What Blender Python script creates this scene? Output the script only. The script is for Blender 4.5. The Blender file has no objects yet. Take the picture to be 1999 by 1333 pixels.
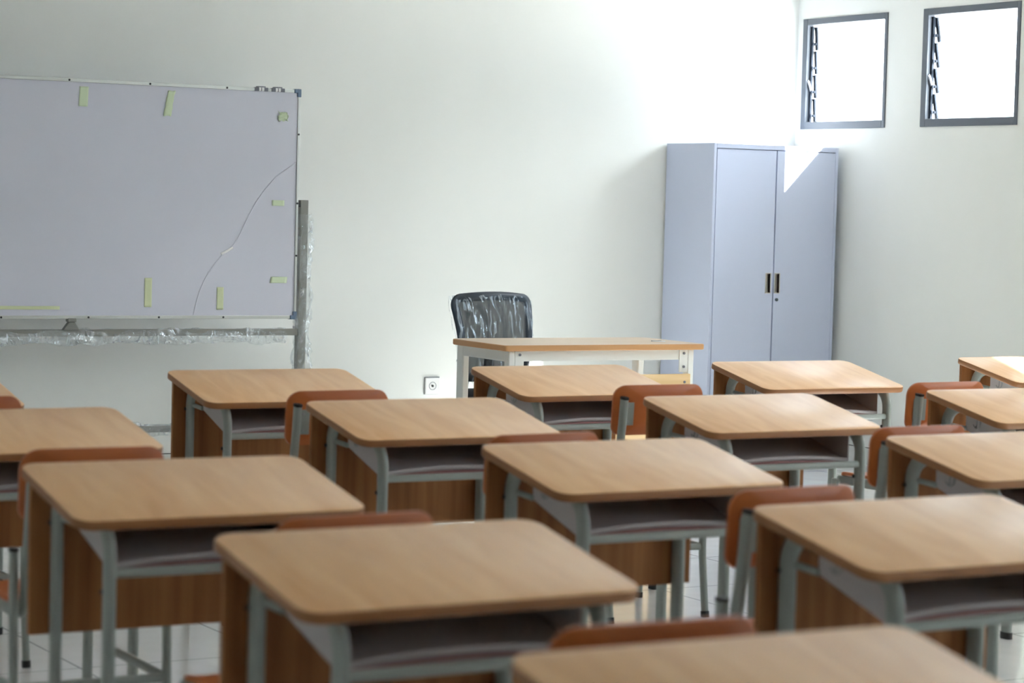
import bpy, bmesh, math, random
from mathutils import Vector, Matrix

random.seed(7)
C = bpy.context.scene.collection
SC = bpy.context.scene

# ------------------------------------------------------------------ camera
cam_d = bpy.data.cameras.new('camera')
cam = bpy.data.objects.new('camera', cam_d)
C.objects.link(cam)
cam_d.sensor_width = 36.0
cam_d.lens = 4713.75 / 1999 * 36
cam_d.clip_start = 0.05
cam_d.clip_end = 200
R0 = Vector((0.86633171, -0.49878169, 0.02619523))      # image right
R1 = Vector((-0.00591853, -0.06269406, -0.99801524))    # image down
R2 = Vector((0.49943401, 0.86445722, -0.0572659))       # view direction
M = Matrix((R0, -R1, -R2)).transposed().to_4x4()
M.translation = Vector((0, 0, 1.375))
cam.matrix_world = M
cam_d.dof.use_dof = True
cam_d.dof.focus_distance = 10.6
cam_d.dof.aperture_fstop = 4.0
SC.camera = cam

# ------------------------------------------------------------------ view, sky, sun
SC.view_settings.view_transform = 'Standard'
SC.view_settings.look = 'None'
SC.view_settings.gamma = 1.0
SC.view_settings.exposure = -0.02
SC.view_settings.use_curve_mapping = False
SC.cycles.use_denoising = True
SC.cycles.max_bounces = 14
SC.cycles.diffuse_bounces = 8
SC.cycles.transparent_max_bounces = 24
SC.cycles.caustics_reflective = True
SC.cycles.caustics_refractive = False
SC.cycles.sample_clamp_indirect = 18.0
SC.cycles.blur_glossy = 0.2

world = bpy.data.worlds.new('sky')
SC.world = world
world.use_nodes = True
bg = world.node_tree.nodes['Background']
bg.inputs[0].default_value = (0.82, 0.91, 1.0, 1)
bg.inputs[1].default_value = 9.0

SUN_DIR = Vector((-1.0, 0.70, -1.0)).normalized()
sun_d = bpy.data.lights.new('sun', 'SUN')
sun_d.energy = 72.0
sun_d.angle = math.radians(0.6)
sun_d.color = (1.0, 0.985, 0.965)
sun = bpy.data.objects.new('sun', sun_d)
C.objects.link(sun)
sun.rotation_euler = SUN_DIR.to_track_quat('-Z', 'Y').to_euler()
sun.location = (14, 4, 8)
# added second sun: wide soft glow that enlarges the bright wall patch
glow_d = bpy.data.lights.new('added_glow', 'SUN')
glow_d.energy = 5.0
glow_d.angle = math.radians(34)
glow_d.color = (0.95, 0.97, 1.0)
glow = bpy.data.objects.new('added_glow', glow_d)
C.objects.link(glow)
glow.rotation_euler = Vector((-1.0, 0.80, -0.66)).normalized().to_track_quat('-Z', 'Y').to_euler()
glow.location = (14, 3, 8)


# ------------------------------------------------------------------ materials
def mat(name, col, rough=0.5, metal=0.0, spec=0.5):
    m = bpy.data.materials.new(name)
    m.use_nodes = True
    b = m.node_tree.nodes['Principled BSDF']
    b.inputs['Base Color'].default_value = (*col, 1)
    b.inputs['Roughness'].default_value = rough
    b.inputs['Metallic'].default_value = metal
    b.inputs['Specular IOR Level'].default_value = spec
    return m


def noise_mat(name, c1, c2, scale, rough=0.5, detail=4.0, bump=0.0, spec=0.5, dist=0.0, rand=True):
    """two colours mixed by a stretched noise in object space"""
    m = mat(name, c1, rough, 0, spec)
    nt = m.node_tree
    N = nt.nodes
    b = N['Principled BSDF']
    tc = N.new('ShaderNodeTexCoord')
    mp = N.new('ShaderNodeMapping')
    mp.inputs['Scale'].default_value = scale
    nz = N.new('ShaderNodeTexNoise')
    nz.inputs['Scale'].default_value = 1.0
    nz.inputs['Detail'].default_value = detail
    nz.inputs['Distortion'].default_value = dist
    rp = N.new('ShaderNodeValToRGB')
    rp.color_ramp.elements[0].position = 0.32
    rp.color_ramp.elements[0].color = (*c1, 1)
    rp.color_ramp.elements[1].position = 0.68
    rp.color_ramp.elements[1].color = (*c2, 1)
    nt.links.new(tc.outputs['Object'], mp.inputs['Vector'])
    if rand:
        oi = N.new('ShaderNodeObjectInfo')
        mul = N.new('ShaderNodeMath')
        mul.operation = 'MULTIPLY'
        mul.inputs[1].default_value = 37.0
        nt.links.new(oi.outputs['Random'], mul.inputs[0])
        cx = N.new('ShaderNodeCombineXYZ')
        for i in range(3):
            nt.links.new(mul.outputs[0], cx.inputs[i])
        nt.links.new(cx.outputs[0], mp.inputs['Location'])
    nt.links.new(mp.outputs[0], nz.inputs['Vector'])
    nt.links.new(nz.outputs['Fac'], rp.inputs['Fac'])
    nt.links.new(rp.outputs['Color'], b.inputs['Base Color'])
    if bump:
        bp = N.new('ShaderNodeBump')
        bp.inputs['Strength'].default_value = bump
        bp.inputs['Distance'].default_value = 0.01
        nt.links.new(nz.outputs['Fac'], bp.inputs['Height'])
        nt.links.new(bp.outputs[0], b.inputs['Normal'])
    return m


M_wall = noise_mat('painted_plaster', (0.77, 0.785, 0.76), (0.81, 0.82, 0.795), (1.3, 1.3, 0.6), 0.75, 3, 0.02, 0.25, rand=False)
M_ceil = mat('ceiling_paint', (0.88, 0.88, 0.87), 0.8)
M_top = noise_mat('beech_laminate', (0.75, 0.415, 0.185), (0.87, 0.545, 0.28), (16, 1.3, 16), 0.34, 5, 0, 0.42, 0.6)
M_edge = noise_mat('edge_band', (0.30, 0.13, 0.05), (0.36, 0.165, 0.065), (6, 6, 6), 0.45)
M_panel = noise_mat('panel_laminate', (0.22, 0.083, 0.027), (0.345, 0.150, 0.056), (34, 20, 1.2), 0.55, 5, 0, 0.2)
M_ply = noise_mat('moulded_ply', (0.43, 0.108, 0.028), (0.51, 0.145, 0.038), (3, 3, 14), 0.38, 4)
M_steel = mat('painted_steel', (0.295, 0.33, 0.305), 0.34, 0.0, 0.5)
M_tray = mat('drawer_steel', (0.47, 0.44, 0.445), 0.5)
M_black = mat('black_plastic', (0.012, 0.012, 0.014), 0.5)
M_embl = mat('emblem_steel', (0.30, 0.31, 0.32), 0.5)
M_redstripe = mat('lip_seal', (0.25, 0.11, 0.11), 0.5)
M_cab = mat('cabinet_steel', (0.55, 0.60, 0.76), 0.42, 0.0, 0.5)
M_cabgap = mat('cabinet_gap', (0.03, 0.04, 0.05), 0.8)
M_handle = mat('brushed_nickel', (0.62, 0.58, 0.52), 0.3, 0.8)
M_lock = mat('lock_metal', (0.10, 0.12, 0.14), 0.35, 0.7)
M_white_p = mat('white_powder_steel', (0.76, 0.78, 0.76), 0.4)
M_ttop = noise_mat('pale_laminate', (0.66, 0.50, 0.36), (0.73, 0.57, 0.43), (2, 20, 20), 0.34, 4)
M_tedge = mat('teacher_edge', (0.55, 0.29, 0.12), 0.45)
M_pine = noise_mat('pine_panel', (0.62, 0.42, 0.21), (0.76, 0.56, 0.32), (1.5, 20, 26), 0.5, 4)
M_board = noise_mat('whiteboard_film', (0.58, 0.59, 0.68), (0.60, 0.61, 0.70), (2, 2, 2), 0.42, 3)
M_alu = mat('aluminium', (0.55, 0.57, 0.55), 0.35, 0.6)
M_stand = mat('stand_steel', (0.23, 0.23, 0.21), 0.4, 0.3)
M_bluegrey = mat('blue_grey_plastic', (0.10, 0.15, 0.23), 0.5)
M_tape = mat('green_tape', (0.60, 0.70, 0.50), 0.6)
M_tape2 = mat('yellow_tape', (0.60, 0.65, 0.42), 0.6)
M_winframe = mat('grey_aluminium', (0.105, 0.12, 0.145), 0.45, 0.2)
M_mech = mat('backlit_louvre_gear', (0.015, 0.022, 0.035), 0.6, 0, 0.2)  # backlit darkness put into the base colour
M_outlet = mat('white_plastic', (0.82, 0.82, 0.82), 0.35)
M_mark = mat('grey_mark', (0.16, 0.17, 0.2), 0.6)
M_base = mat('baseboard_tile', (0.68, 0.69, 0.66), 0.25)
M_grout = mat('dark_joint', (0.06, 0.07, 0.07), 0.8)
M_concrete = noise_mat('concrete', (0.70, 0.69, 0.67), (0.78, 0.77, 0.75), (1, 1, 1), 0.9, rand=False)
M_seatfab = mat('dark_fabric', (0.015, 0.02, 0.03), 0.8)
M_darkframe = mat('dark_blue_frame', (0.018, 0.03, 0.048), 0.35)


def floor_mat():
    m = mat('floor_tiles', (0.7, 0.7, 0.7), 0.12)
    nt = m.node_tree
    N = nt.nodes
    b = N['Principled BSDF']
    tc = N.new('ShaderNodeTexCoord')
    br = N.new('ShaderNodeTexBrick')
    br.offset = 0.0
    br.inputs['Color1'].default_value = (0.76, 0.76, 0.745, 1)
    br.inputs['Color2'].default_value = (0.80, 0.80, 0.785, 1)
    br.inputs['Mortar'].default_value = (0.30, 0.30, 0.29, 1)
    br.inputs['Scale'].default_value = 1.0
    br.inputs['Mortar Size'].default_value = 0.0035
    br.inputs['Brick Width'].default_value = 0.6
    br.inputs['Row Height'].default_value = 0.6
    nt.links.new(tc.outputs['Object'], br.inputs['Vector'])
    nt.links.new(br.outputs['Color'], b.inputs['Base Color'])
    # faint waviness of the glaze
    nz = N.new('ShaderNodeTexNoise')
    nz.inputs['Scale'].default_value = 5.0
    nz.inputs['Detail'].default_value = 1.0
    bp = N.new('ShaderNodeBump')
    bp.inputs['Strength'].default_value = 0.25
    bp.inputs['Distance'].default_value = 0.01
    nt.links.new(tc.outputs['Object'], nz.inputs['Vector'])
    nt.links.new(nz.outputs['Fac'], bp.inputs['Height'])
    nt.links.new(bp.outputs[0], b.inputs['Normal'])
    return m


def film_mat(name, clear, tint=(0.9, 0.95, 1.0), rough=0.12, p0=0.50, p1=0.70, rot=0.4, scale=(26, 26, 7)):
    """thin crumpled polythene: mostly see-through with glossy folds"""
    m = bpy.data.materials.new(name)
    m.use_nodes = True
    nt = m.node_tree
    N = nt.nodes
    N.clear()
    out = N.new('ShaderNodeOutputMaterial')
    tr = N.new('ShaderNodeBsdfTransparent')
    tr.inputs[0].default_value = (0.97, 0.98, 0.98, 1)
    gl = N.new('ShaderNodeBsdfGlossy')
    gl.inputs['Color'].default_value = (*tint, 1)
    gl.inputs['Roughness'].default_value = rough
    df = N.new('ShaderNodeBsdfTranslucent')
    df.inputs['Color'].default_value = (*tint, 1)
    df2 = N.new('ShaderNodeBsdfDiffuse')
    df2.inputs['Color'].default_value = (*tint, 1)
    tc = N.new('ShaderNodeTexCoord')
    mp = N.new('ShaderNodeMapping')
    mp.inputs['Rotation'].default_value = (0.0, rot, 0.0)
    mp.inputs['Scale'].default_value = scale
    nz = N.new('ShaderNodeTexNoise')
    nz.inputs['Scale'].default_value = 1.0
    nz.inputs['Detail'].default_value = 3.0
    nz.inputs['Distortion'].default_value = 1.2
    rp = N.new('ShaderNodeValToRGB')
    rp.color_ramp.elements[0].position = p0
    rp.color_ramp.elements[0].color = (clear, clear, clear, 1)
    rp.color_ramp.elements[1].position = p1
    rp.color_ramp.elements[1].color = (clear + 0.55,) * 3 + (1,)
    bp = N.new('ShaderNodeBump')
    bp.inputs['Strength'].default_value = 0.9
    bp.inputs['Distance'].default_value = 0.02
    m1 = N.new('ShaderNodeMixShader')
    m2 = N.new('ShaderNodeMixShader')
    m3 = N.new('ShaderNodeMixShader')
    m1.inputs[0].default_value = 0.5
    m2.inputs[0].default_value = 0.5
    L = nt.links.new
    L(tc.outputs['Object'], mp.inputs['Vector'])
    L(mp.outputs[0], nz.inputs['Vector'])
    L(nz.outputs['Fac'], rp.inputs['Fac'])
    L(nz.outputs['Fac'], bp.inputs['Height'])
    L(bp.outputs[0], gl.inputs['Normal'])
    L(df.outputs[0], m1.inputs[1])
    L(df2.outputs[0], m1.inputs[2])
    L(m1.outputs[0], m2.inputs[1])
    L(gl.outputs[0], m2.inputs[2])
    L(rp.outputs['Color'], m3.inputs[0])
    L(tr.outputs[0], m3.inputs[1])
    L(m2.outputs[0], m3.inputs[2])
    L(m3.outputs[0], out.inputs[0])
    return m


def glass_mat():
    m = bpy.data.materials.new('louvre_glass')
    m.use_nodes = True
    nt = m.node_tree
    N = nt.nodes
    N.clear()
    out = N.new('ShaderNodeOutputMaterial')
    tr = N.new('ShaderNodeBsdfTransparent')
    tr.inputs[0].default_value = (0.95, 0.97, 0.97, 1)
    gl = N.new('ShaderNodeBsdfGlossy')
    gl.inputs['Roughness'].default_value = 0.05
    mx = N.new('ShaderNodeMixShader')
    mx.inputs[0].default_value = 0.06
    nt.links.new(tr.outputs[0], mx.inputs[1])
    nt.links.new(gl.outputs[0], mx.inputs[2])
    nt.links.new(mx.outputs[0], out.inputs[0])
    return m


def mesh_back_mat():
    """woven chair mesh: dark threads with small open holes"""
    m = mat('woven_mesh', (0.022, 0.025, 0.03), 0.6)
    nt = m.node_tree
    N = nt.nodes
    b = N['Principled BSDF']
    out = N['Material Output']
    tc = N.new('ShaderNodeTexCoord')
    sp = N.new('ShaderNodeSeparateXYZ')
    L = nt.links.new
    L(tc.outputs['Object'], sp.inputs[0])
    vals = []
    for k in ('X', 'Z'):
        mu = N.new('ShaderNodeMath')
        mu.operation = 'MULTIPLY'
        mu.inputs[1].default_value = 2 * math.pi / 0.0075
        sn = N.new('ShaderNodeMath')
        sn.operation = 'SINE'
        L(sp.outputs[k], mu.inputs[0])
        L(mu.outputs[0], sn.inputs[0])
        vals.append(sn)
    pr = N.new('ShaderNodeMath')
    pr.operation = 'MULTIPLY'
    L(vals[0].outputs[0], pr.inputs[0])
    L(vals[1].outputs[0], pr.inputs[1])
    gt = N.new('ShaderNodeMath')
    gt.operation = 'GREATER_THAN'
    gt.inputs[1].default_value = 0.74
    L(pr.outputs[0], gt.inputs[0])
    tr = N.new('ShaderNodeBsdfTransparent')
    mx = N.new('ShaderNodeMixShader')
    L(gt.outputs[0], mx.inputs[0])
    L(b.outputs[0], mx.inputs[1])
    L(tr.outputs[0], mx.inputs[2])
    L(mx.outputs[0], out.inputs[0])
    return m


M_floor = floor_mat()
M_film = film_mat('polythene_wrap', 0.16)
M_film_chair = film_mat('polythene_chair', 0.004, (0.75, 0.87, 1.0), 0.1, 0.515, 0.62, -0.42, (46, 20, 5))  # blue sky reflection put into the tint
M_glass = glass_mat()
M_mesh = mesh_back_mat()


# ------------------------------------------------------------------ mesh helpers
class MB:
    def __init__(self):
        self.v = []
        self.f = []

    def add(self, vs, fs):
        o = len(self.v)
        self.v += [tuple(p) for p in vs]
        self.f += [tuple(i + o for i in f) for f in fs]
        return self

    def box(self, x0, x1, y0, y1, z0, z1, mtx=None):
        vs = [Vector((x, y, z)) for z in (z0, z1) for y in (y0, y1) for x in (x0, x1)]
        if mtx:
            vs = [mtx @ p for p in vs]
        return self.add(vs, [(0, 2, 3, 1), (4, 5, 7, 6), (0, 1, 5, 4), (2, 6, 7, 3), (0, 4, 6, 2), (1, 3, 7, 5)])

    def rings(self, rings, cap=True, closed=True):
        """loft a list of equal-length rings"""
        n = len(rings[0])
        vs = [p for r in rings for p in r]
        fs = []
        for i in range(len(rings) - 1):
            for j in range(n if closed else n - 1):
                k = (j + 1) % n
                fs.append((i * n + j, i * n + k, (i + 1) * n + k, (i + 1) * n + j))
        if cap:
            fs.append(tuple(reversed(range(n))))
            fs.append(tuple(range((len(rings) - 1) * n, len(rings) * n)))
        return self.add(vs, fs)

    def tube(self, path, rx, ry=None, up=Vector((1, 0, 0)), n=12, power=1.0):
        """sweep an oval (rx along `up`, ry across) along a path"""
        ry = rx if ry is None else ry
        path = [Vector(p) for p in path]
        rings = []
        for i, p in enumerate(path):
            a = path[max(i - 1, 0)]
            b = path[min(i + 1, len(path) - 1)]
            t = (b - a).normalized()
            u = (up - t * up.dot(t)).normalized()
            w = t.cross(u)
            ring = []
            for k in range(n):
                an = 2 * math.pi * k / n
                c, s = math.cos(an), math.sin(an)
                if power != 1.0:
                    c = math.copysign(abs(c) ** power, c)
                    s = math.copysign(abs(s) ** power, s)
                ring.append(p + u * (rx * c) + w * (ry * s))
            rings.append(ring)
        return self.rings(rings)

    def grid(self, fn, nu, nv):
        vs = [fn(i / nu, j / nv) for j in range(nv + 1) for i in range(nu + 1)]
        fs = [(j * (nu + 1) + i, j * (nu + 1) + i + 1, (j + 1) * (nu + 1) + i + 1, (j + 1) * (nu + 1) + i)
              for j in range(nv) for i in range(nu)]
        return self.add(vs, fs)

    def build(self, name, material, parent=None, bevel=0.0, smooth=35, seg=2):
        me = bpy.data.meshes.new(name)
        me.from_pydata(self.v, [], self.f)
        bm = bmesh.new()
        bm.from_mesh(me)
        bmesh.ops.recalc_face_normals(bm, faces=bm.faces)
        bm.to_mesh(me)
        bm.free()
        mats = material if isinstance(material, (list, tuple)) else [material]
        for mm in mats:
            me.materials.append(mm)
        o = bpy.data.objects.new(name, me)
        C.objects.link(o)
        if parent:
            o.parent = parent
        if smooth:
            me.polygons.foreach_set('use_smooth', [True] * len(me.polygons))
            me.set_sharp_from_angle(angle=math.radians(smooth))
        if bevel:
            md = o.modifiers.new('bevel', 'BEVEL')
            md.width = bevel
            md.segments = seg
            md.limit_method = 'ANGLE'
            md.angle_limit = math.radians(40)
        return o


def arc(c, r, a0, a1, n, plane='yz', x=0.0):
    out = []
    for i in range(n + 1):
        a = math.radians(a0 + (a1 - a0) * i / n)
        p, q = c[0] + r * math.cos(a), c[1] + r * math.sin(a)
        out.append((x, p, q) if plane == 'yz' else ((p, x, q) if plane == 'xz' else (p, q, x)))
    return out


def rounded_rect(w, d, r, n=6, r_far=None):
    """outline (x, y) centred on the origin"""
    pts = []
    rf = r if r_far is None else r_far
    for (cx, cy, a, rr) in ((w / 2, d / 2, 0, rf), (-w / 2, d / 2, 90, rf), (-w / 2, -d / 2, 180, r), (w / 2, -d / 2, 270, r)):
        ox, oy = cx - math.copysign(rr, cx), cy - math.copysign(rr, cy)
        for i in range(n + 1):
            t = math.radians(a + 90 * i / n)
            pts.append((ox + rr * math.cos(t), oy + rr * math.sin(t)))
    return pts


def thing(name, label, cat, loc=(0, 0, 0), rz=0.0, group=None):
    o = bpy.data.objects.new(name, None)
    C.objects.link(o)
    o.empty_display_size = 0.1
    o.location = loc
    o.rotation_euler = (0, 0, rz)
    o['label'] = label
    o['category'] = cat
    if group:
        o['group'] = group
    return o


def tag(o, label, cat, group=None):
    o['label'] = label
    o['category'] = cat
    if group:
        o['group'] = group
    return o


def struct(o):
    o['kind'] = 'structure'
    return o


def copy_tree(o, parent=None):
    c = o.copy()
    C.objects.link(c)
    if parent:
        c.parent = parent
        c.matrix_parent_inverse = o.matrix_parent_inverse
    for ch in list(o.children):
        copy_tree(ch, c)
    return c


# ------------------------------------------------------------------ room
XR, XL, YF, YB, ZC = 8.251, -1.2, 11.132, -7.0, 3.25
TW = 0.15
TR = 0.05                                      # window wall thinned to let a wide sun patch through
WIN_W, WIN_H, WZ0 = 0.755, 0.620, 1.832
WIN_P = 1.0505
WY1 = 11.079                                   # far jamb of the first window
NWIN = 12
wins = [(WY1 - WIN_P * k - WIN_W, WY1 - WIN_P * k) for k in range(NWIN)]

struct(MB().box(XL - TW, XR + TW, YB - TW, YF + TW, -0.12, 0.0).build('floor', M_floor, smooth=0))
struct(MB().box(XL - TW, XR + TW, YB - TW, YF + TW, ZC, ZC + 0.12).build('ceiling', M_ceil, smooth=0))
struct(MB().box(XL - TW, XR + TW, YF, YF + TW, 0.0, ZC).build('wall_front', M_wall, smooth=0))
struct(MB().box(XL - TW, XR + TW, YB - TW, YB, 0.0, ZC).build('wall_back', M_wall, smooth=0))
struct(MB().box(XL - TW, XL, YB, YF, 0.0, ZC).build('wall_left', M_wall, smooth=0))
b = MB()
b.box(XR, XR + TR, YB, YF, 0.0, WZ0)
b.box(XR, XR + TR, YB, YF, WZ0 + WIN_H, ZC)
ys = [YF] + [v for w in wins for v in (w[1], w[0])] + [YB]
for i in range(0, len(ys), 2):
    b.box(XR, XR + TR, ys[i + 1], ys[i], WZ0, WZ0 + WIN_H)
struct(b.build('wall_right', M_wall, smooth=0))

# tiled skirting with a dark joint above it
for nm, bx, jx in (
        ('baseboard_front', (XL, XR, YF - 0.008, YF, 0, 0.092), (XL, XR, YF - 0.003, YF, 0.092, 0.096)),
        ('baseboard_right', (XR - 0.008, XR, YB, YF - 0.008, 0, 0.092), (XR - 0.003, XR, YB, YF - 0.008, 0.092, 0.096))):
    o = struct(MB().box(*bx).build(nm, M_base, smooth=0))
    MB().box(*jx).build('joint', M_grout, o, smooth=0)

# outside: sunlit ground and an added unseen slab trimming sun through the windows
struct(MB().box(XR + TW, 40, -25, 30, -0.35, -0.25).build('ground_outside', M_concrete, smooth=0))
struct(MB().box(XR + TR, XR + 0.85, YB - TW, YF + 0.6, 3.08, 3.22).build('sun_cut_slab', M_concrete, smooth=0))


def window(k, y0, y1, tilt):
    nm = 'window_%d' % (k + 1)
    z0, z1 = WZ0, WZ0 + WIN_H
    fw, fd, fn = 0.042, 0.040, 0.026
    b = MB()
    b.box(XR - 0.006, XR + fd, y0, y0 + fn, z0, z1)
    b.box(XR - 0.006, XR + fd, y1 - fw, y1, z0, z1)
    b.box(XR - 0.006, XR + fd, y0 + fn, y1 - fw, z0, z0 + fw)
    b.box(XR - 0.006, XR + fd, y0 + fn, y1 - fw, z1 - fw * 0.85, z1)
    fr = struct(b.build(nm, M_winframe, bevel=0.003))
    # louvre carrier channel on the far jamb
    ya = y1 - fw
    MB().box(XR + 0.018, XR + 0.034, ya - 0.014, ya, z0 + fw, z1 - fw).build('louvre_channel', M_mech, fr, bevel=0.002)
    n = 4
    hh = (z1 - z0 - 2 * fw) / n
    for i in range(n):
        zc = z0 + fw + hh * (i + 0.5)
        mt = Matrix.Translation((XR + 0.050, 0, zc)) @ Matrix.Rotation(math.radians(-tilt), 4, 'Y')
        MB().box(-0.0055, 0.0055, ya - 0.024, ya - 0.004, -hh * 0.49, hh * 0.49, mt).build('louvre_clip', M_mech, fr)
        c = MB()
        c.box(XR + 0.020, XR + 0.048, ya - 0.020, ya - 0.002, zc - 0.040, zc - 0.022)
        c.build('louvre_pivot', M_mech, fr, bevel=0.002)
        MB().box(XR + 0.036, XR + 0.046, ya - 0.024, ya - 0.020, zc - 0.036, zc - 0.026).build('louvre_rivet', M_mech, fr)
        MB().box(-0.0025, 0.0025, y0 + fn + 0.004, ya - 0.022, -hh * 0.52, hh * 0.52, mt).build('louvre_blade', M_glass, fr)
    h = MB()
    zc = z0 + fw + hh * 1.42
    h.tube([(XR + 0.026, ya - 0.010, zc - 0.02), (XR + 0.014, ya - 0.014, zc + 0.006), (XR + 0.004, ya - 0.014, zc + 0.034), (XR - 0.004, ya - 0.014, zc + 0.040)],
           0.005, 0.008, Vector((0, 1, 0)), 8)
    h.build('louvre_handle', M_mark, fr)


for k, (y0, y1) in enumerate(wins):
    window(k, y0, y1, (4, 11)[k] if k < 2 else 14)


# ------------------------------------------------------------------ school desk
TILT = math.radians(11.04)
DW, DD = 0.66, 0.405
HY = DD * math.cos(TILT) / 2
ZFAR = 0.785
ZNEAR = ZFAR - DD * math.sin(TILT)
TH = 0.023


def ztop(y):
    return ZNEAR + (y + HY) / (2 * HY) * (ZFAR - ZNEAR)


def make_desk():
    root = thing('school_desk', '', 'desk')
    # tilted top, corners rounded in plan, edge rolled
    mt = Matrix.Translation((0, 0, (ZFAR + ZNEAR) / 2)) @ Matrix.Rotation(TILT, 4, 'X')
    prof = [(0.0045, 0.0), (0.0012, -0.0014), (0.0, -0.0045), (0.0, -TH + 0.005), (0.0018, -TH + 0.0015), (0.005, -TH)]
    rings = []
    for ins, z in prof:
        rings.append([mt @ Vector((x, y, z)) for x, y in rounded_rect(DW - 2 * ins, DD - 2 * ins, 0.042 - ins, 7)])
    n = len(rings[0])
    b = MB()
    b.rings(rings)
    t = b.build('tabletop', [M_top, M_edge], root, smooth=30)
    for p in t.data.polygons:
        nz = (mt.to_3x3().inverted() @ p.normal).z
        p.material_index = 0 if nz > 0.85 else 1
    # modesty panel at the far side
    y = HY - 0.004
    MB().box(-0.304, 0.304, y - 0.015, y, 0.410, ztop(y) - TH - 0.004).build('modesty_panel', M_panel, root, bevel=0.0015)
    # two inverted-U side frames: each leg its own bent tube
    yr, yf_ = HY - 0.041, -HY + 0.024
    for sx in (-1, 1):
        x = sx * 0.251
        zr = ztop(yr) - TH - 0.016
        zf = ztop(yf_) - TH - 0.016
        r = 0.075
        mid = ((yr + yf_) / 2)
        zm = ztop(mid) - TH - 0.003
        for yy, zt, s in ((yr, zr, 1), (yf_, zf, -1)):
            rr = r if s > 0 else 0.078
            zc = ztop(yy - s * rr) - TH - 0.001 - rr
            a0, a1 = (0, 90 - s * 11) if s > 0 else (180, 90 + 0)
            path = [(x, yy, 0.012), (x, yy, 0.3), (x, yy, zc)]
            if s > 0:
                path += arc((yy - rr, zc), rr, 8, 98, 9, x=x)
            else:
                path += arc((yy + rr, zc), rr, 172, 100, 9, x=x)
            path.append((x, mid, zm))
            lg = MB().tube(path, 0.0115, 0.0215, Vector((1, 0, 0)), 14, 0.75).build('leg', M_steel, root, smooth=50)
            MB().tube([(x, yy, 0.0), (x, yy, 0.022)], 0.0135, 0.0230, Vector((1, 0, 0)), 12, 0.75).build('foot', M_black, lg)
            zb = 0.655 if s > 0 else 0.555
            MB().tube([(x - 0.0140, yy + 0.014, zb), (x + 0.0140, yy + 0.014, zb)], 0.0055, 0.0055, Vector((0, 0, 1)), 8).build('bolt', M_black, lg)
    # drawer tray slung under the top, parallel to it
    y0, y1 = -HY + 0.064, HY - 0.122
    hb = 0.078
    xt = 0.236
    b = MB()

    def slab(x0, x1, ya, yb, off0, off1):
        vs = []
        for x in (x0, x1):
            for yy in (ya, yb):
                for of in (off0, off1):
                    deep = 0.024 * (y1 - yy) / (y1 - y0) if of > 0.05 else 0.0
                    vs.append((x, yy, ztop(yy) - TH - of - deep))
        b.add(vs, [(0, 1, 3, 2), (4, 6, 7, 5), (0, 4, 5, 1), (2, 3, 7, 6), (0, 2, 6, 4), (1, 5, 7, 3)])
    slab(-xt - 0.001, -xt + 0.001, y0, y1, 0.001, hb)
    slab(xt - 0.001, xt + 0.001, y0, y1, 0.001, hb)
    slab(-xt, xt, y0 + 0.004, y1, hb - 0.002, hb)
    slab(-xt, xt, y1 - 0.001, y1 + 0.001, 0.001, hb)
    tray = b.build('drawer_tray', M_tray, root, smooth=0)
    # arched lip of the tray and the rolled red stripe under it
    def lip(zoff, rz, ry, yoff, m, nm, arch):
        pth = []
        for i in range(17):
            u = -1 + i / 8
            yy = y0 + yoff
            pth.append((u * (xt - 0.006), yy, ztop(yy) - TH - zoff + arch * (1 - u * u)))
        return MB().tube(pth, rz, ry, Vector((0, 0, 1)), 10).build(nm, m, tray, smooth=50)
    lip(hb + 0.014, 0.0065, 0.005, -0.004, M_tray, 'tray_lip', 0.013)
    lip(hb + 0.023, 0.0045, 0.004, -0.002, M_redstripe, 'lip_seal', 0.009)
    # embossed emblem on both cheeks
    for sx in (-1,):
        x = sx * (xt + 0.0018)
        e = MB()
        yc = y1 - 0.055
        zc = ztop(yc) - TH - 0.036
        e.tube([(x, yc + 0.020 * math.cos(math.radians(a)), zc + 0.024 * math.sin(math.radians(a))) for a in range(60, 331, 18)], 0.0016, 0.0016, Vector((1, 0, 0)), 6)
        e.tube([(x, yc + 0.006, zc - 0.016), (x, yc + 0.001, zc - 0.022), (x, yc - 0.003, zc + 0.026)], 0.0016, 0.0016, Vector((1, 0, 0)), 6)
        e.tube([(x, yc - 0.016, zc + 0.020), (x, yc - 0.016, zc - 0.018)], 0.0016, 0.0016, Vector((1, 0, 0)), 6)
        e.build('emblem', M_embl, tray)
    # bar between the front legs, and the short stays from rear leg to tray
    yb = yf_ - 0.002
    zb = ztop(yb) - TH - 0.094
    MB().tube([(-0.248, yb, zb), (0.248, yb, zb)], 0.0105, 0.009, Vector((0, 0, 1)), 14, 0.8).build('crossbar', M_steel, root, smooth=50)
    for sx in (-1, 1):
        zz = ztop(yr) - TH - 0.083
        MB().tube([(sx * 0.248, yr - 0.010, zz), (sx * 0.240, y1 - 0.004, ztop(y1) - TH - hb + 0.004)], 0.0075, 0.006, Vector((0, 0, 1)), 10).build('tray_stay', M_steel, root)
    return root


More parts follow.
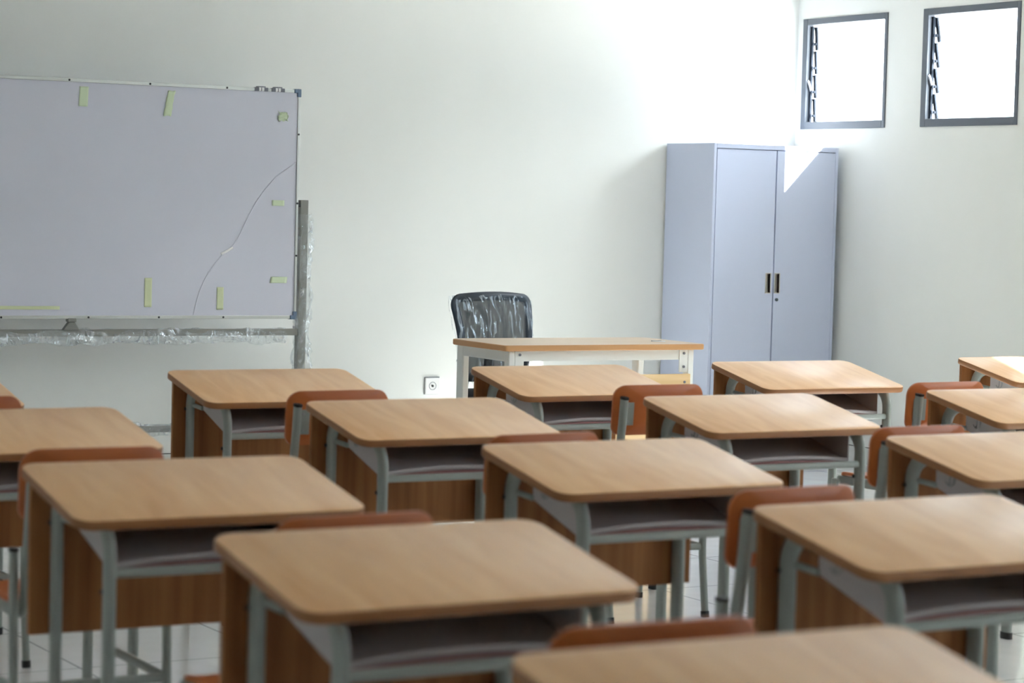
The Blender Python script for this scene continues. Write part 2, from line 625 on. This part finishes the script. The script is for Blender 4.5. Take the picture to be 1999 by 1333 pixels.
# ------------------------------------------------------------------ school chair
def make_chair():
    root = thing('school_chair', '', 'chair')
    # moulded backrest: curved in plan, corners rounded
    W, z0, z1, th = 0.350, 0.618, 0.785, 0.012

    def yb(x, z):
        return -0.184 + 0.022 * (2 * x / W) ** 2 - 0.06 * (z - 0.70)
    out = []
    N = 7
    for (cx, cz, a, rr) in ((W / 2, z1, 0, 0.045), (-W / 2, z1, 90, 0.045), (-W / 2, z0, 180, 0.030), (W / 2, z0, 270, 0.030)):
        ox, oz = cx - math.copysign(rr, cx), cz - (rr if cz > 0.7 else -rr)
        for i in range(N + 1):
            t = math.radians(a + 90 * i / N)
            out.append((ox + rr * math.cos(t), oz + rr * math.sin(t)))

    def ring(ins, off):
        pts = []
        for x, z in out:
            k = 1 - ins / 0.09
            px, pz = x * k, 0.7015 + (z - 0.7015) * k
            pts.append(Vector((px, yb(px, pz) + off, pz)))
        return pts
    b = MB()
    rg = [ring(i, -th / 2) for i in (0.088, 0.06, 0.03, 0.003)] + [ring(0, -th / 2 + 0.002), ring(0, th / 2 - 0.002)] + [ring(i, th / 2) for i in (0.003, 0.03, 0.06, 0.088)]
    b.rings(rg)
    b.build('backrest', M_ply, root, smooth=40)
    # seat
    b = MB()
    rings = []

    def zs(x, y):
        return 0.420 + 0.010 * (2 * x / 0.36) ** 2 - (0.0 if y < 0.14 else (y - 0.14) ** 2 * 1.6) + (0 if y > -0.1 else (y + 0.1) ** 2 * 1.5)
    ol = rounded_rect(0.365, 0.345, 0.05, 6)
    for k, dz in ((0.05, 0.006), (0.4, 0.006), (0.75, 0.006), (0.985, 0.006), (1.0, 0.003), (1.0, -0.003), (0.985, -0.006), (0.5, -0.006), (0.05, -0.006)):
        rings.append([Vector((x * k, 0.036 + y * k, zs(x * k, 0.036 + y * k) + dz)) for x, y in ol])
    b.rings(rings)
    b.build('seat', M_ply, root, smooth=40)
    for sx in (-1, 1):
        x = sx * 0.160
        # upright carrying the back, bent forward under the seat
        path = [(x, -0.214, 0.742), (x, -0.205, 0.66), (x, -0.190, 0.56), (x, -0.176, 0.48)]
        path += arc((-0.115, 0.462), 0.058, 186, 264, 7, x=x)
        path += [(x, 0.05, 0.402), (x, 0.215, 0.402)]
        up = MB().tube(path, 0.0105, 0.0165, Vector((1, 0, 0)), 14, 0.7).build('upright', M_steel, root, smooth=50)
        MB().tube([(x, -0.2145, 0.741), (x, -0.2152, 0.749)], 0.0115, 0.0175, Vector((1, 0, 0)), 12, 0.7).build('end_cap', M_black, up)
        # screw plate on the back
        xc = sx * 0.129
        px = [(xc - 0.024, yb(xc - 0.024, 0.69)), (xc + 0.024, yb(xc + 0.024, 0.69))]
        pl = MB()
        vs = []
        for (xx, yy) in px:
            for zz in (0.652, 0.728):
                for o_ in (-0.0072, -0.0102):
                    vs.append((xx, yb(xx, zz) + o_, zz))
        pl.add(vs, [(0, 1, 3, 2), (4, 6, 7, 5), (0, 4, 5, 1), (2, 3, 7, 6), (0, 2, 6, 4), (1, 5, 7, 3)])
        plate = pl.build('screw_plate', M_steel, root, bevel=0.001)
        for zz in (0.665, 0.716):
            yy = yb(xc, zz) - 0.0102
            MB().tube([(xc - sx * 0.004, yy + 0.001, zz), (xc - sx * 0.004, yy - 0.003, zz)], 0.005, 0.005, Vector((1, 0, 0)), 8).build('screw', M_embl, plate)
        # legs: rear one rises past the seat to a black cap
        xl = sx * 0.186
        rear = MB().tube([(xl, -0.205, 0.012), (xl, -0.180, 0.20), (xl, -0.170, 0.40), (xl, -0.165, 0.552)], 0.0095, 0.0150, Vector((1, 0, 0)), 14, 0.7).build('leg', M_steel, root, smooth=50)
        MB().tube([(xl, -0.165, 0.551), (xl, -0.165, 0.559)], 0.0105, 0.0160, Vector((1, 0, 0)), 12, 0.7).build('end_cap', M_black, rear)
        MB().tube([(xl, -0.207, 0.0), (xl, -0.204, 0.02)], 0.0115, 0.0170, Vector((1, 0, 0)), 12, 0.7).build('foot', M_black, rear)
        front = MB().tube([(xl, 0.222, 0.012), (xl, 0.212, 0.20), (xl, 0.205, 0.406)], 0.0095, 0.0150, Vector((1, 0, 0)), 14, 0.7).build('leg', M_steel, root, smooth=50)
        MB().tube([(xl, 0.223, 0.0), (xl, 0.222, 0.02)], 0.0115, 0.0170, Vector((1, 0, 0)), 12, 0.7).build('foot', M_black, front)
        MB().tube([(xl, -0.181, 0.235), (xl, 0.211, 0.235)], 0.008, 0.0115, Vector((1, 0, 0)), 10, 0.7).build('stretcher', M_steel, root, smooth=50)
        MB().tube([(sx * 0.165, 0.205, 0.398), (sx * 0.188, 0.205, 0.398)], 0.009, 0.009, Vector((0, 0, 1)), 10).build('seat_bracket', M_steel, root)
    MB().tube([(-0.184, -0.176, 0.235), (0.184, -0.176, 0.235)], 0.0115, 0.008, Vector((0, 0, 1)), 10, 0.7).build('stretcher', M_steel, root, smooth=50)
    return root


# position (x, y of centre), small turn in degrees, label
desks = [
    ((2.103, 7.391, 0.0), 'wooden school desk half cut off at far left edge, nearest the whiteboard'),
    ((3.363, 7.379, -1.1), 'wooden school desk directly in front of the whiteboard stand post'),
    ((4.530, 7.387, 0.8), 'wooden school desk right in front of the teacher table'),
    ((5.631, 7.464, -0.7), 'pale shining school desk in front of the grey cabinet'),
    ((6.924, 7.543, -0.3), 'school desk at the right edge with a sunlit patch on its top'),
    ((2.051, 6.110, 0.5), 'school desk at left edge, behind the chair with the dark wide back'),
    ((3.308, 6.169, 0.0), 'school desk in the second row, below the wall socket'),
    ((4.426, 6.093, 0.1), 'school desk in the second row, its top left corner over an orange chair back'),
    ((5.573, 6.118, 0.2), 'school desk at right edge, its far left corner against a bright orange chair back'),
    ((2.009, 4.837, -0.6), 'big darker school desk at lower left, its brown panel hanging free'),
    ((3.201, 4.933, 0.6), 'school desk in the middle of the picture with an open drawer tray'),
    ((4.371, 4.834, 0.8), 'school desk cut by the right edge, third row from the front'),
    ((1.973, 3.689, 0.3), 'large blurred school desk at bottom centre with dark open drawer tray'),
    ((3.139, 3.715, 0.9), 'blurred school desk at lower right, cut by the right picture edge'),
    ((1.892, 2.513, -0.85), 'nearest school desk, only its blurred top showing at the bottom edge'),
]
chairs = [
    ((2.075, 6.683, 0.0), 'wooden chair back barely showing at the far left edge'),
    ((3.255, 6.674, 1.2), 'orange brown chair tucked at the desk before the whiteboard post'),
    ((4.437, 6.674, -1.5), 'orange chair with its screw plate showing, at the desk before the teacher table'),
    ((5.589, 6.577, 0.7), 'bright orange chair at the pale desk in front of the cabinet'),
    ((1.952, 5.281, -0.9), 'dark reddish chair at left, its back above the big darker desk'),
    ((3.180, 5.302, 3.0), 'chair whose thin top edge peeks over the middle desk'),
    ((4.347, 5.217, 2.5), 'chair peeking over the desk cut by the right edge in the third row'),
    ((2.009, 4.022, 4.0), 'blurred chair peeking over the large bottom centre desk'),
    ((3.102, 4.124, 4.0), 'chair with a tall grey upright beside the blurred lower right desk'),
    ((1.900, 2.835, -2.0), 'nearest blurred chair, red brown back above the bottom edge desk'),
]
desk0 = make_desk()
for i, ((x, y, a), lab) in enumerate(desks):
    o = desk0 if i == 0 else copy_tree(desk0)
    o.location = (x, y, 0)
    o.rotation_euler = (0, 0, math.radians(a))
    o['label'] = lab
    o['group'] = 'school desks in rows'
chair0 = make_chair()
for i, ((x, y, a), lab) in enumerate(chairs):
    o = chair0 if i == 0 else copy_tree(chair0)
    ra = math.radians(a)
    o.location = (x - 0.184 * math.sin(ra), y + 0.190 * math.cos(ra), 0)
    o.rotation_euler = (0, 0, ra)
    o['label'] = lab
    o['group'] = 'school chairs at the desks'


# ------------------------------------------------------------------ teacher table
def teacher_table():
    root = thing('teacher_table', 'pale topped teacher table with white steel frame against the front', 'table', (5.794, 9.426, 0), 0.0)
    w, d, zt = 1.062, 0.517, 0.75
    th = 0.026
    rings = []
    for ins, z in ((0.003, zt), (0.0, zt - 0.003), (0.0, zt - th + 0.003), (0.003, zt - th)):
        rings.append([Vector((x, y, z)) for x, y in rounded_rect(w - 2 * ins, d - 2 * ins, 0.018, 6, 0.05)])
    b = MB()
    b.rings(rings)
    t = b.build('tabletop', [M_ttop, M_tedge], root, smooth=30)
    for p in t.data.polygons:
        p.material_index = 0 if p.normal.z > 0.9 else 1
    zu = zt - th
    yfr, yrr = -d / 2 + 0.055, d / 2 - 0.035
    for sx in (-1, 1):
        x = sx * (w / 2 - 0.055)
        # side frame: two wide flat legs and a top rail
        for yy, ww in ((yfr, 0.042), (yrr, 0.060)):
            lg = MB().box(x - 0.017, x + 0.017, yy - ww / 2, yy + ww / 2, 0.014, zu).build('leg', M_white_p, root, bevel=0.006)
            MB().box(x - 0.014, x + 0.014, yy - ww / 2 + 0.004, yy + ww / 2 - 0.004, 0, 0.016).build('foot', M_black, lg)
        MB().box(x - 0.014, x + 0.014, yfr, yrr, zu - 0.050, zu).build('side_rail', M_white_p, root, bevel=0.004)
        MB().box(x - 0.012, x + 0.012, yfr, yrr, 0.12, 0.16).build('side_rail', M_white_p, root, bevel=0.004)
        # screw plate joining apron and leg
        xp0, xp1 = (x + 0.017, x + 0.062) if sx < 0 else (x - 0.062, x - 0.017)
        pl = MB().box(xp0, xp1, yfr - 0.020, yfr - 0.014, zu - 0.105, zu - 0.002).build('screw_plate', M_white_p, root, bevel=0.001)
        for zz in (0.018, 0.080):
            MB().tube([((xp0 + xp1) / 2, yfr - 0.0205, zu - zz), ((xp0 + xp1) / 2, yfr - 0.0255, zu - zz)], 0.006, 0.006, Vector((1, 0, 0)), 10).build('screw', M_mark, pl)
    x1 = w / 2 - 0.055
    MB().box(-x1, x1, yfr - 0.012, yfr + 0.012, zu - 0.048, zu).build('apron', M_white_p, root, bevel=0.002)
    MB().box(-x1, x1, yrr - 0.012, yrr + 0.012, zu - 0.048, zu).build('apron', M_white_p, root, bevel=0.002)
    pn = MB().box(-x1 + 0.0, x1 - 0.012, yfr - 0.040, yfr - 0.024, 0.30, zu - 0.112).build('modesty_panel', M_pine, root, bevel=0.002)
    for sx in (-1, 1):
        for zz in (0.575, 0.36):
            MB().tube([(sx * (x1 - 0.045), yfr - 0.0395, zz), (sx * (x1 - 0.045), yfr - 0.0435, zz)], 0.006, 0.006, Vector((1, 0, 0)), 10).build('screw', M_mark, pn)
    g = MB()
    g.tube([(w / 2 - 0.13, -0.06, zt), (w / 2 - 0.13, -0.06, zt + 0.003)], 0.034, 0.034, Vector((1, 0, 0)), 20)
    gg = g.build('cable_grommet', M_outlet, root)
    MB().box(w / 2 - 0.165, w / 2 - 0.115, -0.066, -0.054, zt + 0.002, zt + 0.0045).build('grommet_slot', M_mark, gg)
    return root


teacher_table()


# ------------------------------------------------------------------ office chair in polythene
def office_chair():
    root = thing('office_chair', 'black mesh office chair wrapped in clear plastic behind the teacher table', 'chair', (5.800, 10.02, 0), math.radians(4))
    z0, z1 = 0.53, 0.905

    def P(u, v):      # u -1..1 across, v 0..1 up
        z = z0 + (z1 - z0) * v + 0.016 * (1 - u * u) * v
        hw = 0.172 + 0.044 * v
        return Vector((u * hw, 0.17 + 0.045 * v - 0.030 * (1 - u * u) - 0.03 * math.sin(v * math.pi), z))
    fr = []
    N = 14
    r = 0.10
    pts = []
    for i in range(N + 1):
        pts.append((-1, i / N))
    # rounded frame loop
    loop = []
    for (cu, cv, a) in ((1, 1, 0), (-1, 1, 90), (-1, 0, 180), (1, 0, 270)):
        ru, rv = 0.16, 0.10
        ou, ov = cu - math.copysign(ru, cu), cv - (rv if cv > 0.5 else -rv)
        for i in range(7):
            t = math.radians(a + 90 * i / 6)
            loop.append((ou + ru * math.cos(t), ov + rv * math.sin(t)))
        nx = {0: (-1, 1), 90: (-1, 0), 180: (1, 0), 270: (1, 1)}[a]
        lu, lv = loop[-1]
        if a in (0, 180):
            tu = -(1 - ru) if a == 0 else (1 - ru)
            for k in range(1, 8):
                loop.append((lu + (tu - lu) * k / 8, lv))
        else:
            tv = rv if a == 90 else 1 - rv
            for k in range(1, 8):
                loop.append((lu, lv + (tv - lv) * k / 8))
    path = [P(u, v) for u, v in loop]
    b = MB()
    n = len(path)
    rings = []
    cen = P(0, 0.5)
    for i in range(n):
        t = (path[(i + 1) % n] - path[i - 1]).normalized()
        fwd = Vector((0, -1, 0))
        fwd = (fwd - t * fwd.dot(t)).normalized()
        w = t.cross(fwd)
        rings.append([path[i] + fwd * (0.012 * math.cos(a)) + w * (0.023 * math.sin(a)) for a in [2 * math.pi * k / 10 for k in range(10)]])
    rings.append(rings[0])
    b.rings(rings, cap=False)
    bf = b.build('backrest_frame', M_darkframe, root, smooth=60)
    MB().grid(lambda i, j: P((2 * i - 1) * 0.96, 0.03 + 0.94 * j), 16, 14).build('mesh_back', M_mesh, root, smooth=60)
    b = MB()
    ol = rounded_rect(0.47, 0.45, 0.08, 6)
    rings = []
    for k, z in ((0.5, 0.405), (0.93, 0.410), (1.0, 0.43), (1.0, 0.455), (0.95, 0.475), (0.6, 0.482), (0.1, 0.480)):
        rings.append([Vector((x * k, -0.04 + y * k, z)) for x, y in ol])
    b.rings(rings)
    b.build('seat', M_seatfab, root, smooth=60)
    MB().tube([(0, 0.10, 0.41), (0, 0.20, 0.40), (0, 0.235, 0.44), (0, 0.225, 0.56), (0, 0.205, 0.66)], 0.030, 0.012, Vector((1, 0, 0)), 10).build('back_stem', M_black, root)
    MB().tube([(0, 0, 0.10), (0, 0, 0.405)], 0.026, 0.026, Vector((1, 0, 0)), 14).build('gas_lift', M_black, root)
    b = MB()
    for k in range(5):
        a = 2 * math.pi * k / 5 + 0.3
        b.tube([(0.0, 0.0, 0.10), (0.12 * math.cos(a), 0.12 * math.sin(a), 0.095), (0.28 * math.cos(a), 0.28 * math.sin(a), 0.068)], 0.014, 0.018, Vector((0, 0, 1)), 8)
    base = b.build('star_base', M_black, root)
    for k in range(5):
        a = 2 * math.pi * k / 5 + 0.3
        cx, cy = 0.28 * math.cos(a), 0.28 * math.sin(a)
        dx, dy = -math.sin(a) * 0.02, math.cos(a) * 0.02
        MB().tube([(cx - dx, cy - dy, 0.026), (cx + dx, cy + dy, 0.026)], 0.026, 0.026, Vector((0, 0, 1)), 14).build('caster', M_black, base)
    # loose polythene bag over the back
    rnd = random.Random(3)
    ph = [rnd.uniform(0, 6.28) for _ in range(8)]

    def film(side):
        def fn(i, j):
            u, v = (2 * i - 1) * 1.09, -0.35 + 1.40 * j
            p = P(max(-1.12, min(1.12, u)), min(v, 1.045))
            s = u * 6 + v * 5
            rip = 0.006 * math.sin(2.1 * s + ph[0]) + 0.005 * math.sin(4.7 * s + 1.5 * v + ph[1]) + 0.003 * math.sin(9 * s + ph[2])
            return p + Vector((0.004 * math.sin(3 * v + ph[3]), side * (0.024 + rip) * min(1, (1.05 - v) * 8 + 0.2), 0))
        return fn
    for s in (-1, 1):
        MB().grid(film(s), 60, 40).build('plastic_wrap', M_film_chair, root, smooth=70)
    return root


office_chair()


# ------------------------------------------------------------------ steel cabinet
def cabinet():
    x0, x1, y0, y1, z1 = 7.374, 8.204, 10.661, 11.118, 1.723
    root = thing('steel_cabinet', 'tall grey steel cabinet with two doors in the room corner', 'cabinet', ((x0 + x1) / 2, (y0 + y1) / 2, 0))
    hw, hd = (x1 - x0) / 2, (y1 - y0) / 2
    b = MB()
    t = 0.018
    b.box(-hw, -hw + t, -hd, hd, 0, z1)
    b.box(hw - t, hw, -hd, hd, 0, z1)
    b.box(-hw + t, hw - t, -hd, hd, z1 - 0.026, z1)
    b.box(-hw + t, hw - t, -hd, hd, 0, 0.07)
    b.box(-hw + t, hw - t, hd - t, hd, 0.07, z1 - 0.026)
    b.box(-hw + t, hw - t, -hd + 0.030, -hd + 0.034, 0.07, z1 - 0.026)
    b.build('body', M_cab, root, bevel=0.002)
    zb, zt_ = 0.075, z1 - 0.030
    for sx in (-1, 1):
        xa, xb = (-hw + t + 0.003, -0.005) if sx < 0 else (0.003, hw - t - 0.003)
        xh = -0.036 if sx < 0 else 0.024
        hz0, hz1 = 0.925, 1.028
        hx0, hx1 = xh - 0.014, xh + 0.014
        yd0, yd1 = -hd - 0.001, -hd + 0.018
        d = MB()
        d.box(xa, hx0, yd0, yd1, zb, zt_)
        d.box(hx1, xb, yd0, yd1, zb, zt_)
        d.box(hx0, hx1, yd0, yd1, zb, hz0)
        d.box(hx0, hx1, yd0, yd1, hz1, zt_)
        dr = d.build('door', M_cab, root, smooth=0)
        # recessed pull
        h = MB()
        h.box(hx0, hx1, yd0 + 0.014, yd0 + 0.016, hz0, hz1)
        h.box(hx0 - 0.004, hx0, yd0 - 0.003, yd0 + 0.016, hz0 - 0.004, hz1 + 0.004)
        h.box(hx1, hx1 + 0.004, yd0 - 0.003, yd0 + 0.016, hz0 - 0.004, hz1 + 0.004)
        h.box(hx0, hx1, yd0 - 0.003, yd0 + 0.016, hz0 - 0.004, hz0)
        h.box(hx0, hx1, yd0 - 0.003, yd0 + 0.016, hz1, hz1 + 0.004)
        h.build('recessed_handle', M_handle, dr, smooth=0)
        if sx > 0:
            MB().tube([(xh, yd0 + 0.001, 0.887), (xh, yd0 - 0.006, 0.887)], 0.009, 0.009, Vector((1, 0, 0)), 14).build('lock', M_lock, dr)
    return root


cabinet()


# ------------------------------------------------------------------ mobile whiteboard
def whiteboard():
    YW = 10.747
    x1, x0, z0, z1 = 4.985, 2.600, 0.782, 1.897
    root = thing('whiteboard', 'whiteboard on a wheeled stand with green tape scraps on it', 'whiteboard', ((x0 + x1) / 2, YW, 0))
    cx = (x0 + x1) / 2

    def L(x):
        return x - cx
    MB().box(L(x0) + 0.01, L(x1) - 0.01, 0.004, 0.018, z0 + 0.01, z1 - 0.01).build('board', M_board, root, smooth=0)
    f = MB()
    fw = 0.016
    f.box(L(x0), L(x1), -0.002, 0.022, z1 - fw, z1)
    f.box(L(x0), L(x1), -0.002, 0.022, z0, z0 + fw)
    f.box(L(x0), L(x0) + fw, -0.002, 0.022, z0 + fw, z1 - fw)
    f.box(L(x1) - fw * 0.8, L(x1), -0.002, 0.022, z0 + fw, z1 - fw)
    fr = f.build('board_frame', M_alu, root, bevel=0.002)
    for (xx, zz, sx, sz) in ((x1, z1, -1, -1), (x1, z0, -1, 1), (x0, z1, 1, -1), (x0, z0, 1, 1)):
        c = MB()
        xa, xb = sorted((L(xx) - sx * 0.003, L(xx) + sx * 0.034))
        za, zb = sorted((zz - sz * 0.003, zz + sz * 0.017))
        c.box(xa, xb, -0.005, 0.025, za, zb)
        xa, xb = sorted((L(xx) - sx * 0.003, L(xx) + sx * 0.017))
        za, zb = sorted((zz - sz * 0.003, zz + sz * 0.036))
        c.box(xa, xb, -0.0055, 0.0255, za, zb)
        c.build('corner_cap', M_bluegrey, fr, bevel=0.003)
    for (xx, zz) in [(x, z1 - 0.008) for x in (3.41, 3.809, 4.206, 4.597)] + [(x, z0 + 0.008) for x in (3.50, 3.92, 4.27, 4.60)] + [(x1 - 0.007, z) for z in (1.68, 1.345, 1.09)]:
        MB().tube([(L(xx), -0.001, zz), (L(xx), -0.005, zz)], 0.005, 0.005, Vector((1, 0, 0)), 8).build('rivet', M_black, fr)
    # clips riding on the top edge
    for xa in (4.741, 4.829):
        c = MB()
        z = z1 - 0.008
        c.box(L(xa), L(xa) + 0.022, -0.007, 0.02, z - 0.008, z + 0.010)
        c.box(L(xa) + 0.048, L(xa) + 0.070, -0.007, 0.02, z - 0.008, z + 0.010)
        c.box(L(xa) + 0.014, L(xa) + 0.056, -0.007, 0.02, z + 0.010, z + 0.016)
        c.box(L(xa) + 0.032, L(xa) + 0.037, -0.007, 0.02, z - 0.008, z + 0.010)
        cl = c.build('clip', M_mark, root, bevel=0.002)
        MB().box(L(xa) + 0.021, L(xa) + 0.049, -0.006, 0.019, z - 0.006, z + 0.010).build('clip_window', M_outlet, cl)
    # scraps of tape holding the protective film

    def tape(xa, xb, za, zb, skew, m, crumple=0.0, lab='pale green tape'):
        rn = random.Random(int(xa * 1000))
        nu, nv = 6, 10

        def fn(i, j):
            dx = skew * (j - 0.5)
            cr = crumple
            return Vector((L(xa + (xb - xa) * i) + dx + cr * rn.uniform(-1, 1), 0.0025 - abs(cr) * rn.uniform(0, 1.2) - 0.0006 * rn.random(), za + (zb - za) * j + cr * rn.uniform(-1, 1)))
        o = MB().grid(fn, nu, nv).build('tape_strip', m, root, smooth=60)
        md = o.modifiers.new('solid', 'SOLIDIFY')
        md.thickness = 0.0006
        o['label'] = lab
    tape(3.859, 3.903, 1.770, 1.862, 0.004, M_tape)
    tape(4.287, 4.324, 1.742, 1.862, 0.020, M_tape, 0.002)
    tape(4.870, 4.918, 1.744, 1.786, 0.0, M_tape, 0.006, 'crumpled pale green tape')
    tape(4.846, 4.911, 1.331, 1.358, 0.0, M_tape)
    tape(4.845, 4.933, 0.956, 0.986, 0.004, M_tape)
    tape(4.197, 4.234, 0.838, 0.976, 0.0, M_tape2, 0, 'yellowish tape')
    tape(4.566, 4.601, 0.826, 0.934, 0.0, M_tape2, 0, 'yellowish tape')
    tape(3.380, 3.781, 0.826, 0.842, 0.0, M_tape2, 0.001, 'long yellow tape')
    # long curving crease of the loose protective film
    cr = [(4.968, 1.545), (4.960, 1.537), (4.925, 1.512), (4.866, 1.472), (4.81, 1.41), (4.761, 1.345), (4.72, 1.27), (4.684, 1.195), (4.665, 1.16), (4.645, 1.133), (4.62, 1.11), (4.593, 1.091),
          (4.554, 1.046), (4.52, 1.00), (4.497, 0.959), (4.478, 0.915), (4.465, 0.873), (4.455, 0.835), (4.448, 0.80)]
    MB().tube([(L(x), 0.003, z) for x, z in cr], 0.0022, 0.0035, Vector((0, 1, 0)), 8).build('film_crease', M_board, root, smooth=60)
    MB().tube([(L(4.645), 0.002, 1.125), (L(4.615), 0.001, 1.108), (L(4.585), 0.002, 1.094)], 0.003, 0.006, Vector((0, 1, 0)), 8).build('film_crease', M_outlet, root, smooth=60)
    # stand: posts either side, bars, feet with wheels
    for xx, nm in ((x1 + 0.036, 'r'), (x0 - 0.036, 'l')):
        MB().box(L(xx) - 0.021, L(xx) + 0.021, 0.004, 0.046, 0.10, 1.362).build('post', M_stand, root, bevel=0.002)
        pin = MB().tube([(L(xx), 0.012, 1.335), (L(xx) + (-0.036 if xx > cx else 0.036), 0.012, 1.335)], 0.007, 0.007, Vector((0, 0, 1)), 10)
        pin.build('pivot_pin', M_black, root)
        ft = MB().box(L(xx) - 0.021, L(xx) + 0.021, -0.26, 0.30, 0.062, 0.10).build('foot', M_stand, root, bevel=0.002)
        for yy in (-0.235, 0.275):
            MB().tube([(L(xx) - 0.012, yy, 0.031), (L(xx) + 0.012, yy, 0.031)], 0.031, 0.031, Vector((0, 0, 1)), 16).build('caster', M_black, ft)
    for za in (0.700, 0.240):
        MB().box(L(x0) - 0.02, L(x1) + 0.02, 0.010, 0.040, za, za + 0.032).build('crossbar', M_stand, root, bevel=0.002)
    k = MB()
    k.add([(L(3.800), 0.0, 0.731), (L(3.880), 0.0, 0.731), (L(3.855), 0.0, 0.768), (L(3.828), 0.0, 0.768),
           (L(3.800), 0.03, 0.731), (L(3.880), 0.03, 0.731), (L(3.855), 0.03, 0.768), (L(3.828), 0.03, 0.768)],
          [(0, 1, 2, 3), (4, 7, 6, 5), (0, 4, 5, 1), (1, 5, 6, 2), (2, 6, 7, 3), (3, 7, 4, 0)])
    k.box(L(3.820), L(3.862), -0.004, 0.03, 0.768, 0.786)
    k.build('board_latch', M_stand, root, bevel=0.003)
    # torn polythene sleeves on the post and the bars
    rn = random.Random(11)

    def sleeve(p0, p1, r, n, nm='plastic_wrap'):
        p0, p1 = Vector(p0), Vector(p1)
        ax = (p1 - p0).normalized()
        e1 = Vector((0, 1, 0))
        e2 = ax.cross(e1)
        ph = [rn.uniform(0, 6.28) for _ in range(6)]
        b = MB()
        rings = []
        for i in range(n + 1):
            t = i / n
            c = p0 + (p1 - p0) * t
            ring = []
            for k in range(20):
                a = 2 * math.pi * k / 20
                rr = r * (1 + 0.22 * math.sin(t * n * 0.35 + ph[0] + 2 * a) + 0.16 * math.sin(t * n * 0.8 + ph[1] - 3 * a) + 0.14 * rn.uniform(-1, 1))
                ring.append(c + e1 * (0.8 * rr * math.cos(a)) + e2 * (rr * math.sin(a)) + ax * (0.006 * rn.uniform(-1, 1)))
            rings.append(ring)
        b.rings(rings, cap=False)
        return b.build(nm, M_film, root, smooth=25)
    xp = L(x1 + 0.042)
    sleeve((xp, 0.022, 0.18), (xp, 0.022, 1.295), 0.042, 70)
    sleeve((L(x0), 0.02, 0.694), (L(4.94), 0.02, 0.698), 0.032, 90)
    sleeve((L(x0), 0.02, 0.252), (L(4.95), 0.02, 0.252), 0.030, 80)
    return root


whiteboard()


# ------------------------------------------------------------------ wall socket
def socket():
    xa, xb, za, zb = 5.904, 6.000, 0.367, 0.449
    root = thing('wall_socket', 'white square power socket low on the front wall', 'socket', ((xa + xb) / 2, YF, (za + zb) / 2))
    h = 0.043
    MB().box(-h, h, -0.012, 0.0, -h, h).build('cover_plate', M_outlet, root, bevel=0.004)
    MB().box(-h - 0.002, h + 0.002, -0.002, 0.0, -h - 0.002, h + 0.004).build('shadow_edge', M_mark, root)  # shadow of the plate drawn as a dark rim
    MB().tube([(x, -0.0125, z) for x, z in [(0.020 * math.cos(math.radians(a)), 0.020 * math.sin(math.radians(a))) for a in range(0, 361, 15)]], 0.0014, 0.0014, Vector((0, 1, 0)), 6).build('socket_ring', M_mark, root)
    MB().tube([(0, -0.011, 0), (0, -0.0145, 0)], 0.006, 0.006, Vector((1, 0, 0)), 10).build('pin_hole', M_black, root)
    return root


socket()
